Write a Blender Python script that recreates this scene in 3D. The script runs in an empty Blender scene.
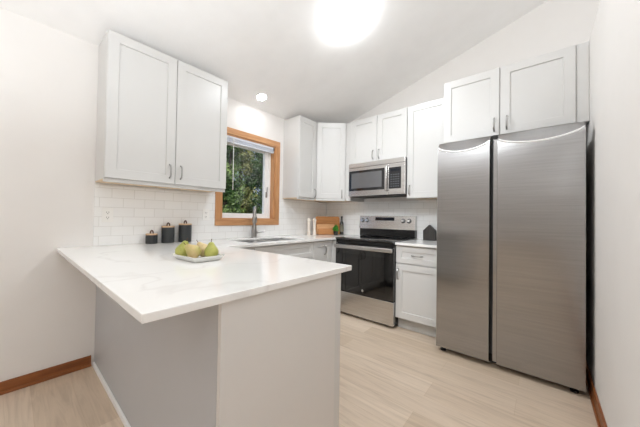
import bpy, bmesh, math, random
from mathutils import Vector, Matrix
random.seed(7)
S = bpy.context.scene
COL = S.collection
PI = math.pi

# ------------------------------------------------------------------ camera, world, light, exposure
cam_data = bpy.data.cameras.new('camera')
cam = bpy.data.objects.new('camera', cam_data)
COL.objects.link(cam)
yaw, pitch, roll = math.radians(40.3077), math.radians(0.9007), math.radians(0.9079)
fw = Vector((-math.sin(yaw) * math.cos(pitch), math.cos(yaw) * math.cos(pitch), math.sin(pitch)))
rt = Vector((math.cos(yaw), math.sin(yaw), 0))
up = rt.cross(fw)
rt, up = rt * math.cos(roll) + up * math.sin(roll), up * math.cos(roll) - rt * math.sin(roll)
M = Matrix((rt, up, -fw)).transposed().to_4x4()
M.translation = Vector((2.6245, -3.2524, 1.154))
cam.matrix_world = M
cam_data.sensor_width = 36
cam_data.lens = 261.92 / 640 * 36
cam_data.clip_start = 0.02
S.camera = cam

world = bpy.data.worlds.new('World')
S.world = world
world.use_nodes = True
bg = world.node_tree.nodes['Background']
bg.inputs['Color'].default_value = (0.62, 0.76, 1.0, 1)
bg.inputs['Strength'].default_value = 0.55

sun_data = bpy.data.lights.new('sun', 'SUN')
sun_data.energy = 4.0
sun_data.angle = 0.02
sun_data.color = (1, 0.95, 0.86)
sun = bpy.data.objects.new('sun', sun_data)
sun.rotation_euler = (math.radians(38), 0, math.radians(65))
COL.objects.link(sun)


def area(name, loc, target, sx, sy, energy, color=(1, 1, 1)):
    d = bpy.data.lights.new(name, 'AREA')
    d.shape = 'RECTANGLE'
    d.size, d.size_y, d.energy, d.color = sx, sy, energy, color
    o = bpy.data.objects.new(name, d)
    o.location = loc
    o.rotation_euler = (Vector(target) - Vector(loc)).to_track_quat('-Z', 'Y').to_euler()
    COL.objects.link(o)
    return o


area('added_bounce_fill', (2.0, -4.0, 1.6), (2.0, -4.0, 4), 1.8, 1.8, 40, (0.90, 0.955, 1.0))  # added fill behind the camera, aimed up to brighten the ceiling
area('added_vault_fill', (3.9, -2.5, 2.2), (3.5, -2.3, 4), 0.8, 2.4, 26, (0.90, 0.955, 1.0))  # added fill beyond the partition, no real fixture

spot = area('added_range_corner_fill', (2.0, -2.9, 2.75), (0.9, 0.1, 0.75), 0.6, 0.4, 4, (0.92, 0.965, 1.0))  # unseen fill added to brighten the range corner
spot.data.spread = math.radians(62)

S.cycles.max_bounces = 14
S.cycles.diffuse_bounces = 9
S.view_settings.view_transform = 'Standard'
S.view_settings.look = 'None'
S.view_settings.gamma = 1
S.view_settings.use_curve_mapping = False
S.view_settings.exposure = 0.34

# ------------------------------------------------------------------ materials


def lin(c):
    return tuple(((v / 255) / 12.92 if v / 255 <= 0.04045 else ((v / 255 + 0.055) / 1.055) ** 2.4) for v in c) + (1,)


def new_mat(name):
    m = bpy.data.materials.new(name)
    m.use_nodes = True
    nt = m.node_tree
    return m, nt, nt.nodes['Principled BSDF']


def N(nt, t, **kw):
    n = nt.nodes.new(t)
    for k, v in kw.items():
        if k in n.inputs.keys():
            n.inputs[k].default_value = v
        else:
            setattr(n, k, v)
    return n


def coords(nt, scale=(1, 1, 1), rot=(0, 0, 0)):
    t = N(nt, 'ShaderNodeTexCoord')
    mp = N(nt, 'ShaderNodeMapping')
    mp.inputs['Scale'].default_value = scale
    mp.inputs['Rotation'].default_value = rot
    nt.links.new(t.outputs['Object'], mp.inputs['Vector'])
    return mp.outputs['Vector']


def ramp(nt, fac, stops):
    r = N(nt, 'ShaderNodeValToRGB')
    el = r.color_ramp.elements
    while len(el) < len(stops):
        el.new(0.5)
    for e, (p, c) in zip(el, stops):
        e.position = p
        e.color = c
    nt.links.new(fac, r.inputs['Fac'])
    return r.outputs['Color']


def bump(nt, b, h, strength, dist=0.002):
    n = N(nt, 'ShaderNodeBump')
    n.inputs['Strength'].default_value = strength
    n.inputs['Distance'].default_value = dist
    nt.links.new(h, n.inputs['Height'])
    nt.links.new(n.outputs['Normal'], b.inputs['Normal'])


def plain(name, col, rough=0.5, metal=0.0, var=0.03, scale=6, bumps=0.0, bscale=60, spec=0.5):
    m, nt, b = new_mat(name)
    c = lin(col)
    v = coords(nt)
    n = N(nt, 'ShaderNodeTexNoise', Scale=scale, Detail=3.0)
    nt.links.new(v, n.inputs['Vector'])
    lo = tuple(x * (1 - var) for x in c[:3]) + (1,)
    hi = tuple(min(1, x * (1 + var)) for x in c[:3]) + (1,)
    nt.links.new(ramp(nt, n.outputs['Fac'], [(0.3, lo), (0.7, hi)]), b.inputs['Base Color'])
    b.inputs['Roughness'].default_value = rough
    b.inputs['Metallic'].default_value = metal
    b.inputs['Specular IOR Level'].default_value = spec
    if bumps:
        n2 = N(nt, 'ShaderNodeTexNoise', Scale=bscale, Detail=4.0)
        nt.links.new(v, n2.inputs['Vector'])
        bump(nt, b, n2.outputs['Fac'], bumps)
    return m


def brushed(name, col, rough=0.3, axis='x', aniso=0.0, var=0.12):
    m, nt, b = new_mat(name)
    sc = {'x': (0.6, 30, 30), 'z': (30, 30, 0.6)}[axis]
    v = coords(nt, sc)
    n = N(nt, 'ShaderNodeTexNoise', Scale=4.0, Detail=6.0, Roughness=0.6)
    nt.links.new(v, n.inputs['Vector'])
    c = lin(col)
    lo = tuple(x * (1 - var) for x in c[:3]) + (1,)
    hi = tuple(min(1, x * (1 + var)) for x in c[:3]) + (1,)
    nt.links.new(ramp(nt, n.outputs['Fac'], [(0.3, lo), (0.7, hi)]), b.inputs['Base Color'])
    b.inputs['Metallic'].default_value = 1
    b.inputs['Roughness'].default_value = rough
    bump(nt, b, n.outputs['Fac'], 0.02, 0.001)
    return m


def wood(name, c1, c2, rough=0.45, axis='x', scale=3.0):
    m, nt, b = new_mat(name)
    sc = {'x': (1.2, 14, 14), 'y': (14, 1.2, 14), 'z': (14, 14, 1.2)}[axis]
    v = coords(nt, sc)
    n = N(nt, 'ShaderNodeTexNoise', Scale=scale, Detail=6.0, Roughness=0.6, Distortion=0.6)
    nt.links.new(v, n.inputs['Vector'])
    nt.links.new(ramp(nt, n.outputs['Fac'], [(0.3, lin(c1)), (0.7, lin(c2))]), b.inputs['Base Color'])
    b.inputs['Roughness'].default_value = rough
    bump(nt, b, n.outputs['Fac'], 0.1, 0.001)
    return m


def floor_mat():
    m, nt, b = new_mat('light_oak_planks')
    v = coords(nt)
    br = N(nt, 'ShaderNodeTexBrick', Scale=1.0)
    br.offset, br.offset_frequency = 0.37, 2
    br.inputs['Brick Width'].default_value = 1.25
    br.inputs['Row Height'].default_value = 0.185
    br.inputs['Mortar Size'].default_value = 0.0012
    br.inputs['Mortar Smooth'].default_value = 0.2
    br.inputs['Bias'].default_value = 0.0
    br.inputs['Color1'].default_value = lin((208, 189, 167))
    br.inputs['Color2'].default_value = lin((225, 208, 189))
    br.inputs['Mortar'].default_value = lin((202, 181, 156))
    nt.links.new(v, br.inputs['Vector'])
    v2 = coords(nt, (0.9, 13, 1))
    n = N(nt, 'ShaderNodeTexNoise', Scale=2.2, Detail=8.0, Roughness=0.62, Distortion=1.1)
    nt.links.new(v2, n.inputs['Vector'])
    g = ramp(nt, n.outputs['Fac'], [(0.25, (0.74, 0.71, 0.68, 1)), (0.5, (0.95, 0.94, 0.93, 1)), (0.75, (1.06, 1.06, 1.06, 1))])
    mx = N(nt, 'ShaderNodeMix', data_type='RGBA', blend_type='MULTIPLY')
    mx.inputs[0].default_value = 1
    nt.links.new(br.outputs['Color'], mx.inputs[6])
    nt.links.new(g, mx.inputs[7])
    nt.links.new(mx.outputs[2], b.inputs['Base Color'])
    b.inputs['Roughness'].default_value = 0.38
    bump(nt, b, n.outputs['Fac'], 0.06, 0.002)
    return m


def tile_mat(name, plane):
    m, nt, b = new_mat(name)
    t = N(nt, 'ShaderNodeTexCoord')
    sp = N(nt, 'ShaderNodeSeparateXYZ')
    cb = N(nt, 'ShaderNodeCombineXYZ')
    nt.links.new(t.outputs['Object'], sp.inputs[0])
    nt.links.new(sp.outputs['Y' if plane == 'x' else 'X'], cb.inputs['X'])
    ad = N(nt, 'ShaderNodeMath', operation='ADD')
    ad.inputs[1].default_value = -0.908 + 0.0755 * 20
    nt.links.new(sp.outputs['Z'], ad.inputs[0])
    nt.links.new(ad.outputs[0], cb.inputs['Y'])
    br = N(nt, 'ShaderNodeTexBrick', Scale=1.0)
    br.offset = 0.5
    br.inputs['Brick Width'].default_value = 0.152
    br.inputs['Row Height'].default_value = 0.0755
    br.inputs['Mortar Size'].default_value = 0.0018
    br.inputs['Mortar Smooth'].default_value = 0.3
    br.inputs['Color1'].default_value = lin((247, 247, 246))
    br.inputs['Color2'].default_value = lin((243, 243, 242))
    br.inputs['Mortar'].default_value = lin((222, 221, 218))
    nt.links.new(cb.outputs[0], br.inputs['Vector'])
    nt.links.new(br.outputs['Color'], b.inputs['Base Color'])
    b.inputs['Roughness'].default_value = 0.16
    inv = N(nt, 'ShaderNodeMath', operation='SUBTRACT')
    inv.inputs[0].default_value = 1
    nt.links.new(br.outputs['Fac'], inv.inputs[1])
    bump(nt, b, inv.outputs[0], 0.35, 0.001)
    return m


def quartz_mat():
    m, nt, b = new_mat('white_quartz')
    v = coords(nt, (1, 1, 1), (0, 0, 0.5))
    n1 = N(nt, 'ShaderNodeTexNoise', Scale=1.4, Detail=5.0, Roughness=0.55)
    nt.links.new(v, n1.inputs['Vector'])
    mxv = N(nt, 'ShaderNodeMix', data_type='RGBA', blend_type='MIX')
    mxv.inputs[0].default_value = 0.35
    nt.links.new(v, mxv.inputs[6])
    nt.links.new(n1.outputs['Color'], mxv.inputs[7])
    n2 = N(nt, 'ShaderNodeTexNoise', Scale=2.0, Detail=3.0, Roughness=0.5)
    nt.links.new(mxv.outputs[2], n2.inputs['Vector'])
    w = lin((240, 239, 237))
    c = ramp(nt, n2.outputs['Fac'], [(0.0, w), (0.485, w), (0.5, lin((231, 229, 227))), (0.513, w), (1.0, lin((236, 234, 231)))])
    nt.links.new(c, b.inputs['Base Color'])
    b.inputs['Roughness'].default_value = 0.12
    return m


def emit(name, col, strength):
    m, nt, b = new_mat(name)
    b.inputs['Base Color'].default_value = lin((250, 250, 250))
    b.inputs['Emission Color'].default_value = col + (1,)
    b.inputs['Emission Strength'].default_value = strength
    return m


def glass_mat(name, tint=(1, 1, 1), refl=0.03):
    m = bpy.data.materials.new(name)
    m.use_nodes = True
    nt = m.node_tree
    nt.nodes.clear()
    o = N(nt, 'ShaderNodeOutputMaterial')
    mx = N(nt, 'ShaderNodeMixShader')
    t = N(nt, 'ShaderNodeBsdfTransparent')
    t.inputs['Color'].default_value = tint + (1,)
    g = N(nt, 'ShaderNodeBsdfGlossy')
    g.inputs['Roughness'].default_value = 0.02
    mx.inputs[0].default_value = refl
    nt.links.new(t.outputs[0], mx.inputs[1])
    nt.links.new(g.outputs[0], mx.inputs[2])
    nt.links.new(mx.outputs[0], o.inputs[0])
    return m


def leaf_mat(name, c1, c2):
    m, nt, b = new_mat(name)
    v = coords(nt)
    n = N(nt, 'ShaderNodeTexNoise', Scale=1.6, Detail=6.0)
    nt.links.new(v, n.inputs['Vector'])
    nt.links.new(ramp(nt, n.outputs['Fac'], [(0.35, lin(c1)), (0.65, lin(c2))]), b.inputs['Base Color'])
    b.inputs['Roughness'].default_value = 0.55
    return m


MT = dict(
    wall=plain('wall_paint', (236, 233, 230), 0.75, var=0.008, bumps=0.06, bscale=120, spec=0.3),
    ceiling=plain('ceiling_texture_paint', (246, 245, 244), 0.85, var=0.015, bumps=0.35, bscale=70, spec=0.2),
    cab=plain('white_cabinet_lacquer', (213, 212, 210), 0.3, var=0.006, scale=3),
    panel=plain('white_end_panel', (220, 217, 214), 0.4, var=0.01, scale=3),
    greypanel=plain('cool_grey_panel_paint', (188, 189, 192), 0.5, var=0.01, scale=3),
    base=wood('baseboard_oak', (122, 68, 32), (160, 98, 54), 0.4, 'y'),
    toe=plain('toe_kick_grey', (196, 195, 192), 0.6),
    maple=wood('raw_maple_underside', (214, 190, 158), (228, 206, 176), 0.6, 'y'),
    oak_y=wood('honey_oak', (184, 130, 86), (214, 164, 118), 0.4, 'y'),
    oak_z=wood('honey_oak_upright', (182, 128, 82), (212, 160, 112), 0.4, 'z'),
    floor=floor_mat(), tile_x=tile_mat('subway_tile_side', 'x'), tile_y=tile_mat('subway_tile_back', 'y'), quartz=quartz_mat(),
    steel=brushed('brushed_steel', (208, 206, 204), 0.26, 'x'),
    fridge=brushed('fridge_steel', (166, 165, 165), 0.2, 'x', var=0.07),
    steel_dark=plain('dark_steel', (92, 92, 93), 0.35, 1.0),
    nickel=plain('satin_nickel', (172, 170, 168), 0.3, 1.0),
    sinksteel=brushed('sink_steel', (214, 214, 214), 0.36, 'x'),
    blackglass=plain('black_glass', (10, 10, 11), 0.04, var=0.0, spec=1.0),
    mwglass=plain('smoked_glass', (22, 22, 24), 0.08, var=0.0, spec=0.8),
    black=plain('black_enamel', (18, 18, 19), 0.25),
    blackmat=plain('black_plastic', (22, 22, 23), 0.55),
    darkside=plain('dark_grey_shell', (70, 70, 71), 0.5),
    ring=plain('burner_ring_print', (62, 62, 64), 0.15),
    display=plain('dark_display', (16, 22, 34), 0.1),
    lettergrey=plain('printed_grey', (150, 152, 156), 0.5),
    lip=plain('lip_highlight_white', (250, 250, 250), 0.32, 1.0, var=0.0),  # near-white metal for the highlight strip on the fridge doors
    legend=plain('faint_key_print', (84, 86, 92), 0.4),
    chrome=plain('chrome', (225, 225, 225), 0.12, 1.0),
    vinyl=plain('white_vinyl', (248, 248, 248), 0.4, var=0.005),
    blind=plain('blind_white', (232, 236, 244), 0.5, var=0.02),
    glass=glass_mat('window_glass'),
    plate_white=plain('outlet_white', (244, 243, 240), 0.35, var=0.005),
    slot=plain('outlet_slot', (40, 40, 40), 0.6),
    jar=plain('charcoal_ceramic', (52, 55, 57), 0.42, var=0.05),
    lidwood=wood('pale_lid_wood', (196, 160, 126), (218, 188, 156), 0.5, 'x', 6),
    leather=plain('brown_leather', (84, 52, 36), 0.6),
    dish=plain('white_glazed_dish', (228, 228, 224), 0.25),
    mill=plain('cream_lacquer', (238, 228, 216), 0.3),
    board1=wood('walnut_brown_board', (166, 108, 56), (196, 136, 78), 0.5, 'x', 5),
    board2=wood('acacia_board', (204, 150, 100), (224, 178, 130), 0.5, 'x', 5),
    board3=wood('beech_board', (176, 116, 66), (196, 138, 86), 0.5, 'x', 5),
    potmat=plain('dark_pot_glaze', (40, 40, 38), 0.5),
    herb=leaf_mat('herb_green', (38, 120, 30), (86, 170, 50)),
    bottle=plain('dark_bottle_glass', (18, 22, 16), 0.08, spec=0.8),
    label=plain('paper_label', (120, 118, 104), 0.6, var=0.08, scale=80),
    house=wood('charcoal_stained_wood', (40, 37, 34), (62, 58, 54), 0.6, 'z', 5),
    lamp=emit('lamp_diffuser', (0.92, 0.965, 1.0), 47.0),
    can=emit('recessed_lens', (0.97, 0.985, 1.0), 70.0),
    lampbase=plain('lamp_base_white', (240, 240, 238), 0.4),
    bark=plain('bark', (70, 58, 46), 0.9, var=0.25, scale=20),
    grass=plain('garden_grass', (70, 92, 48), 0.9, var=0.3, scale=20),
)

# ------------------------------------------------------------------ geometry helpers
OFF = {}


class MB:
    def __init__(self):
        self.bm = bmesh.new()

    def _merge(self, tmp, mat=None):
        me = bpy.data.meshes.new('tmp')
        if mat is not None:
            bmesh.ops.transform(tmp, matrix=mat, verts=tmp.verts)
        tmp.to_mesh(me)
        tmp.free()
        self.bm.from_mesh(me)
        bpy.data.meshes.remove(me)
        return self

    def box(self, x0, x1, y0, y1, z0, z1, bev=0.0, seg=2, mat=None):
        t = bmesh.new()
        bmesh.ops.create_cube(t, size=1)
        for v in t.verts:
            v.co = Vector(((x0 + x1) / 2 + v.co.x * (x1 - x0), (y0 + y1) / 2 + v.co.y * (y1 - y0), (z0 + z1) / 2 + v.co.z * (z1 - z0)))
        if bev:
            bmesh.ops.bevel(t, geom=t.edges[:], offset=bev, segments=seg, affect='EDGES', profile=0.5)
        return self._merge(t, mat)

    def prism(self, pts, z0, z1, bev=0.0, mat=None):
        """polygon in XY extruded in Z"""
        t = bmesh.new()
        a = [t.verts.new((x, y, z0)) for x, y in pts]
        b = [t.verts.new((x, y, z1)) for x, y in pts]
        t.faces.new(a[::-1])
        t.faces.new(b)
        n = len(pts)
        for i in range(n):
            t.faces.new((a[i], a[(i + 1) % n], b[(i + 1) % n], b[i]))
        bmesh.ops.recalc_face_normals(t, faces=t.faces)
        if bev:
            bmesh.ops.bevel(t, geom=t.edges[:], offset=bev, segments=2, affect='EDGES', profile=0.5)
        return self._merge(t, mat)

    def lathe(self, prof, center=(0, 0, 0), seg=32, mat=None):
        t = bmesh.new()
        rings = []
        for r, z in prof:
            if r < 1e-5:
                rings.append([t.verts.new((0, 0, z))])
            else:
                rings.append([t.verts.new((r * math.cos(2 * PI * k / seg), r * math.sin(2 * PI * k / seg), z)) for k in range(seg)])
        for A, B in zip(rings, rings[1:]):
            for k in range(seg):
                k2 = (k + 1) % seg
                if len(A) == 1 and len(B) == 1:
                    continue
                if len(A) == 1:
                    t.faces.new((A[0], B[k], B[k2]))
                elif len(B) == 1:
                    t.faces.new((A[k], B[0], A[k2]))
                else:
                    t.faces.new((A[k], B[k], B[k2], A[k2]))
        bmesh.ops.recalc_face_normals(t, faces=t.faces)
        m = Matrix.Translation(center)
        if mat is not None:
            m = m @ mat
        return self._merge(t, m)

    def tube(self, path, r, seg=10, mat=None):
        t = bmesh.new()
        path = [Vector(p) for p in path]
        rs = r if isinstance(r, (list, tuple)) else [r] * len(path)
        rings = []
        ref = None
        for i, p in enumerate(path):
            d = (path[min(i + 1, len(path) - 1)] - path[max(i - 1, 0)]).normalized()
            if ref is None:
                ref = d.orthogonal().normalized()
            ref = (ref - d * ref.dot(d)).normalized()
            b = d.cross(ref)
            rings.append([t.verts.new(p + (ref * math.cos(2 * PI * k / seg) + b * math.sin(2 * PI * k / seg)) * rs[i]) for k in range(seg)])
        for A, B in zip(rings, rings[1:]):
            for k in range(seg):
                t.faces.new((A[k], A[(k + 1) % seg], B[(k + 1) % seg], B[k]))
        t.faces.new(rings[0][::-1])
        t.faces.new(rings[-1])
        bmesh.ops.recalc_face_normals(t, faces=t.faces)
        return self._merge(t, mat)

    def plate(self, us, vs, skip, w0, w1, mp, bev=0.0):
        """grid of cells (u,v) extruded from w0 to w1; skip(i,j) leaves a hole; mp maps (u,v,w) to xyz"""
        t = bmesh.new()
        nu, nv = len(us) - 1, len(vs) - 1
        fill = lambda i, j: 0 <= i < nu and 0 <= j < nv and not skip(i, j)
        cache = {}

        def V(i, j, k):
            if (i, j, k) not in cache:
                cache[(i, j, k)] = t.verts.new(mp(us[i], vs[j], (w0, w1)[k]))
            return cache[(i, j, k)]
        for i in range(nu):
            for j in range(nv):
                if not fill(i, j):
                    continue
                for k in (0, 1):
                    t.faces.new([V(i, j, k), V(i + 1, j, k), V(i + 1, j + 1, k), V(i, j + 1, k)])
                for (di, dj, a, b) in ((-1, 0, (i, j), (i, j + 1)), (1, 0, (i + 1, j), (i + 1, j + 1)), (0, -1, (i, j), (i + 1, j)), (0, 1, (i, j + 1), (i + 1, j + 1))):
                    if not fill(i + di, j + dj):
                        t.faces.new([V(*a, 0), V(*b, 0), V(*b, 1), V(*a, 1)])
        bmesh.ops.recalc_face_normals(t, faces=t.faces)
        if bev:
            bmesh.ops.dissolve_limit(t, angle_limit=0.01, verts=t.verts[:], edges=t.edges[:])
            es = [e for e in t.edges if len(e.link_faces) == 2 and e.calc_face_angle(0) > 0.5]
            bmesh.ops.bevel(t, geom=es, offset=bev, segments=2, affect='EDGES', profile=0.5)
        return self._merge(t)

    def build(self, name, mat, parent=None, local=False, smooth=False):
        off = OFF.get(parent.name, Vector((0, 0, 0))) if parent is not None else Vector((0, 0, 0))
        if not local:
            bmesh.ops.translate(self.bm, vec=-off, verts=self.bm.verts)
        me = bpy.data.meshes.new(name)
        self.bm.to_mesh(me)
        self.bm.free()
        me.materials.append(MT[mat] if isinstance(mat, str) else mat)
        if smooth:
            for p in me.polygons:
                p.use_smooth = True
            try:
                me.set_sharp_from_angle(angle=math.radians(40))
            except Exception:
                pass
        o = bpy.data.objects.new(name, me)
        COL.objects.link(o)
        if parent is not None:
            o.parent = parent
        OFF[o.name] = off
        return o


def tag(o, label, cat, group=None, kind=None):
    o['label'] = label
    o['category'] = cat
    if group:
        o['group'] = group
    if kind:
        o['kind'] = kind
    return o


def thing(name, label, cat, loc, group=None):
    o = bpy.data.objects.new(name, None)
    o.empty_display_size = 0.1
    o.location = loc
    COL.objects.link(o)
    OFF[o.name] = Vector(loc)
    return tag(o, label, cat, group)


def struct(o, label, cat):
    return tag(o, label, cat, None, 'structure')


def recenter(o, c):
    """move a single-mesh thing's origin to c"""
    c = Vector(c)
    o.data.transform(Matrix.Translation(-c))
    o.location = c
    return o


# shaker door in local space: lower-left corner at origin, front at y=-t facing -y
def shaker(w, h, t=0.02, rail=0.066, rec=0.009):
    b = bmesh.new()
    r = min(rail, h * 0.3)

    def loop(x0, x1, z0, z1, y):
        return [b.verts.new(p) for p in ((x0, y, z0), (x1, y, z0), (x1, y, z1), (x0, y, z1))]
    e = 0.002
    back = loop(0, w, 0, h, 0)
    s = loop(0, w, 0, h, -t + e)
    f = loop(e, w - e, e, h - e, -t)
    i1 = loop(rail, w - rail, r, h - r, -t)
    i2 = loop(rail + 0.003, w - rail - 0.003, r + 0.003, h - r - 0.003, -t + rec)
    b.faces.new(back)
    b.faces.new(i2)
    for A, B in ((back, s), (s, f), (f, i1), (i1, i2)):
        for k in range(4):
            b.faces.new((A[k], A[(k + 1) % 4], B[(k + 1) % 4], B[k]))
    bmesh.ops.recalc_face_normals(b, faces=b.faces)
    m = MB()
    m.bm.free()
    m.bm = b
    return m


def pull(parent, x, z, length=0.11, vertical=True, y=-0.02):
    """arched bar pull on a door front, door-local"""
    p = []
    n = 10
    for k in range(n + 1):
        u = -0.5 + k / n
        d = 0.030 * (1 - (2 * u) ** 4) ** 0.5 if abs(u) < 0.5 else 0
        p.append((x, y - d, z + u * length) if vertical else (x + u * length, y - d, z))
    return MB().tube(p, 0.0066, 8).build('handle', 'nickel', parent, local=True, smooth=True)


def door(root, loc, w, h, ang=0.0, name='door', handle=None, rail=0.066):
    """door placed at world lower-left corner loc (back plane), turned ang about Z"""
    o = shaker(w, h, rail=rail).build(name, 'cab', root, local=True)
    o.location = Vector(loc) - OFF[root.name]
    o.rotation_euler = (0, 0, ang)
    if handle:
        pull(o, *handle)
    return o


ZL, SL = 2.4575, 0.298          # ceiling height at the window wall and its rise per metre
WX = 2.887                      # right partition wall
FARX, REARY = 4.7, -6.6
ctop = lambda x: ZL + SL * x

# ------------------------------------------------------------------ the room
o = MB().box(-0.14, FARX + 0.1, REARY - 0.1, 0.14, -0.1, 0).build('floor', 'floor')
struct(o, 'light oak plank floor running under the whole kitchen', 'floor')
m = MB()
m.prism([(-0.16, ctop(-0.16)), (FARX + 0.1, ctop(FARX + 0.1)), (FARX + 0.1, ctop(FARX + 0.1) + 0.15), (-0.16, ctop(-0.16) + 0.15)], REARY - 0.1, 0.14,
        mat=Matrix(((1, 0, 0, 0), (0, 0, 1, 0), (0, 1, 0, 0), (0, 0, 0, 1))))
struct(m.build('ceiling', 'ceiling'), 'white textured ceiling sloping up to the right', 'ceiling')

# window opening in the left wall
WY0, WY1, WZ0, WZ1 = -1.80, -1.07, 1.12, 2.056
m = MB().plate([REARY, WY0, WY1, 0.0], [0, WZ0, WZ1, 9], lambda i, j: i == 1 and j == 1, -0.14, 0.0,
               lambda u, v, w: (w, u, ctop(w) if v == 9 else v))
struct(m.build('wall_left', 'wall'), 'white painted wall with the window over the sink', 'wall')
m = MB().plate([-0.14, FARX], [0, 9], lambda i, j: False, 0.0, 0.14, lambda u, v, w: (u, w, ctop(u) if v == 9 else v))
struct(m.build('wall_back', 'wall'), 'white back wall behind the range and refrigerator', 'wall')
m = MB().box(WX, WX + 0.12, REARY, 0.0, 0, 2.4823)
struct(m.build('wall_right', 'wall'), 'white partition wall beside the refrigerator, open above', 'wall')
m = MB().plate([-0.14, FARX], [0, 9], lambda i, j: False, REARY - 0.1, REARY, lambda u, v, w: (u, w, ctop(u) if v == 9 else v))
struct(m.build('wall_front', 'wall'), 'white wall of the living area opposite the range', 'wall')
m = MB().plate([REARY, 0.0], [0, 9], lambda i, j: False, FARX, FARX + 0.1, lambda u, v, w: (w, u, ctop(w) if v == 9 else v))
struct(m.build('wall_far', 'wall'), 'white outer wall beyond the partition', 'wall')

# baseboards (flat board plus a small shoe)
m = MB().box(0, 0.012, REARY, -2.834, 0, 0.078, 0.002).box(0.012, 0.024, REARY, -2.834, 0, 0.02, 0.004)
struct(m.build('baseboard_left', 'base'), 'honey oak baseboard along the left wall', 'baseboard')
m = MB().box(WX - 0.012, WX, REARY, -0.002, 0, 0.086, 0.002).box(WX - 0.022, WX - 0.012, REARY, -0.002, 0, 0.02, 0.004)
struct(m.build('baseboard_right', 'base'), 'honey oak baseboard along the right wall', 'baseboard')

# tiled splashback
ZC, CT = 0.908, 0.026
m = MB().plate([-2.842, -1.872, -0.998, -0.0005], [ZC + 0.0005, 1.049, 1.383], lambda i, j: i == 1 and j == 1, 0.0, 0.008, lambda u, v, w: (w, u, v))
struct(m.build('trim_1', 'tile_x'), 'white subway tile splashback on the window wall', 'backsplash')
m = MB().box(0.0085, 1.908, -0.008, 0, ZC + 0.0005, 1.383)
struct(m.build('trim_2', 'tile_y'), 'white subway tile splashback behind the range', 'backsplash')

# ------------------------------------------------------------------ window
win = bpy.data.objects.new('window_1', None)
win.location = (-0.06, -1.435, WZ0)
COL.objects.link(win)
OFF['window_1'] = Vector(win.location)
struct(win, 'kitchen window with honey oak casing above the sink', 'window')
cy0, cy1, cz0, cz1, cw = -1.871, -1.0, 1.052, 2.126, 0.07
m = MB()
m.box(0.0, 0.016, cy0, cy1, cz0, cz0 + cw, 0.002).box(0.0, 0.016, cy0, cy1, cz1 - cw, cz1, 0.002)
m.build('casing', 'oak_y', win)
m = MB()
m.box(0.0, 0.016, cy0, cy0 + cw, cz0 + cw, cz1 - cw, 0.002).box(0.0, 0.016, cy1 - cw, cy1, cz0 + cw, cz1 - cw, 0.002)
m.build('side_casing', 'oak_z', win)
m = MB()
j = 0.014
m.box(-0.07, 0.004, WY0 + 0.001, WY0 + j, WZ0 + j, WZ1 - j).box(-0.07, 0.004, WY1 - j, WY1 - 0.001, WZ0 + j, WZ1 - j)
m.build('jamb', 'oak_z', win)
m = MB().box(-0.07, 0.004, WY0 + 0.001, WY1 - 0.001, WZ0 + 0.001, WZ0 + j).box(-0.07, 0.004, WY0 + 0.001, WY1 - 0.001, WZ1 - j, WZ1 - 0.001)
m.build('sill', 'oak_y', win)
m = MB().plate([WY0 + 0.001, WY0 + 0.03, WY1 - 0.045, WY1 - 0.001], [WZ0 + 0.001, WZ0 + 0.03, WZ1 - 0.06, WZ1 - 0.001], lambda i, j: i == 1 and j == 1, -0.135, -0.07, lambda u, v, w: (w, u, v), 0.003)
m.build('frame', 'vinyl', win)
gy0, gy1, gz0, gz1 = -1.742, -1.167, 1.19, 1.965
m = MB().plate([WY0 + 0.03, gy0, gy1, WY1 - 0.045], [WZ0 + 0.03, gz0, gz1, WZ1 - 0.06], lambda i, j: i == 1 and j == 1, -0.125, -0.082, lambda u, v, w: (w, u, v), 0.003)
sash = m.build('sash', 'vinyl', win)
MB().box(-0.106, -0.102, gy0 - 0.004, gy1 + 0.004, gz0 - 0.004, gz1 + 0.004).build('pane', 'glass', sash)
m = MB().box(-0.082, -0.072, -1.150, -1.128, 1.40, 1.47, 0.003).tube([(-0.074, -1.14, 1.45), (-0.062, -1.14, 1.47), (-0.060, -1.14, 1.53)], 0.005, 8)
o = m.build('latch', 'nickel', sash)
o['label'] = 'grey sash latch'

bl = thing('window_blind', 'raised white slatted blind at the top of the kitchen window', 'blind', (-0.045, -1.435, 2.04))
MB().box(-0.034, 0.0, -1.784, -1.086, 2.018, 2.041, 0.003).build('headrail', 'blind', bl)
m = MB()
for k in range(7):
    z = 1.983 + k * 0.005
    m.box(-0.033, -0.001, -1.78, -1.09, z, z + 0.0022)
m.build('slats', 'blind', bl)
MB().box(-0.032, -0.002, -1.78, -1.09, 1.968, 1.981, 0.004).build('bottom_rail', 'blind', bl)
MB().tube([(0.004, -1.668, 2.02), (0.006, -1.668, 1.7), (0.006, -1.668, 1.448)], 0.004, 8).build('wand', 'vinyl', bl)
m = MB().box(-0.034, 0.003, -1.0857, -1.0842, 2.0, 2.0415)
m.box(0.0005, 0.003, -1.10, -1.0842, 2.0, 2.0415)
m.build('bracket', 'darkside', bl)

# ------------------------------------------------------------------ wall cabinets
ZB = 1.384
DZ = 1.412   # underside of the wall cabinet doors


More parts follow.
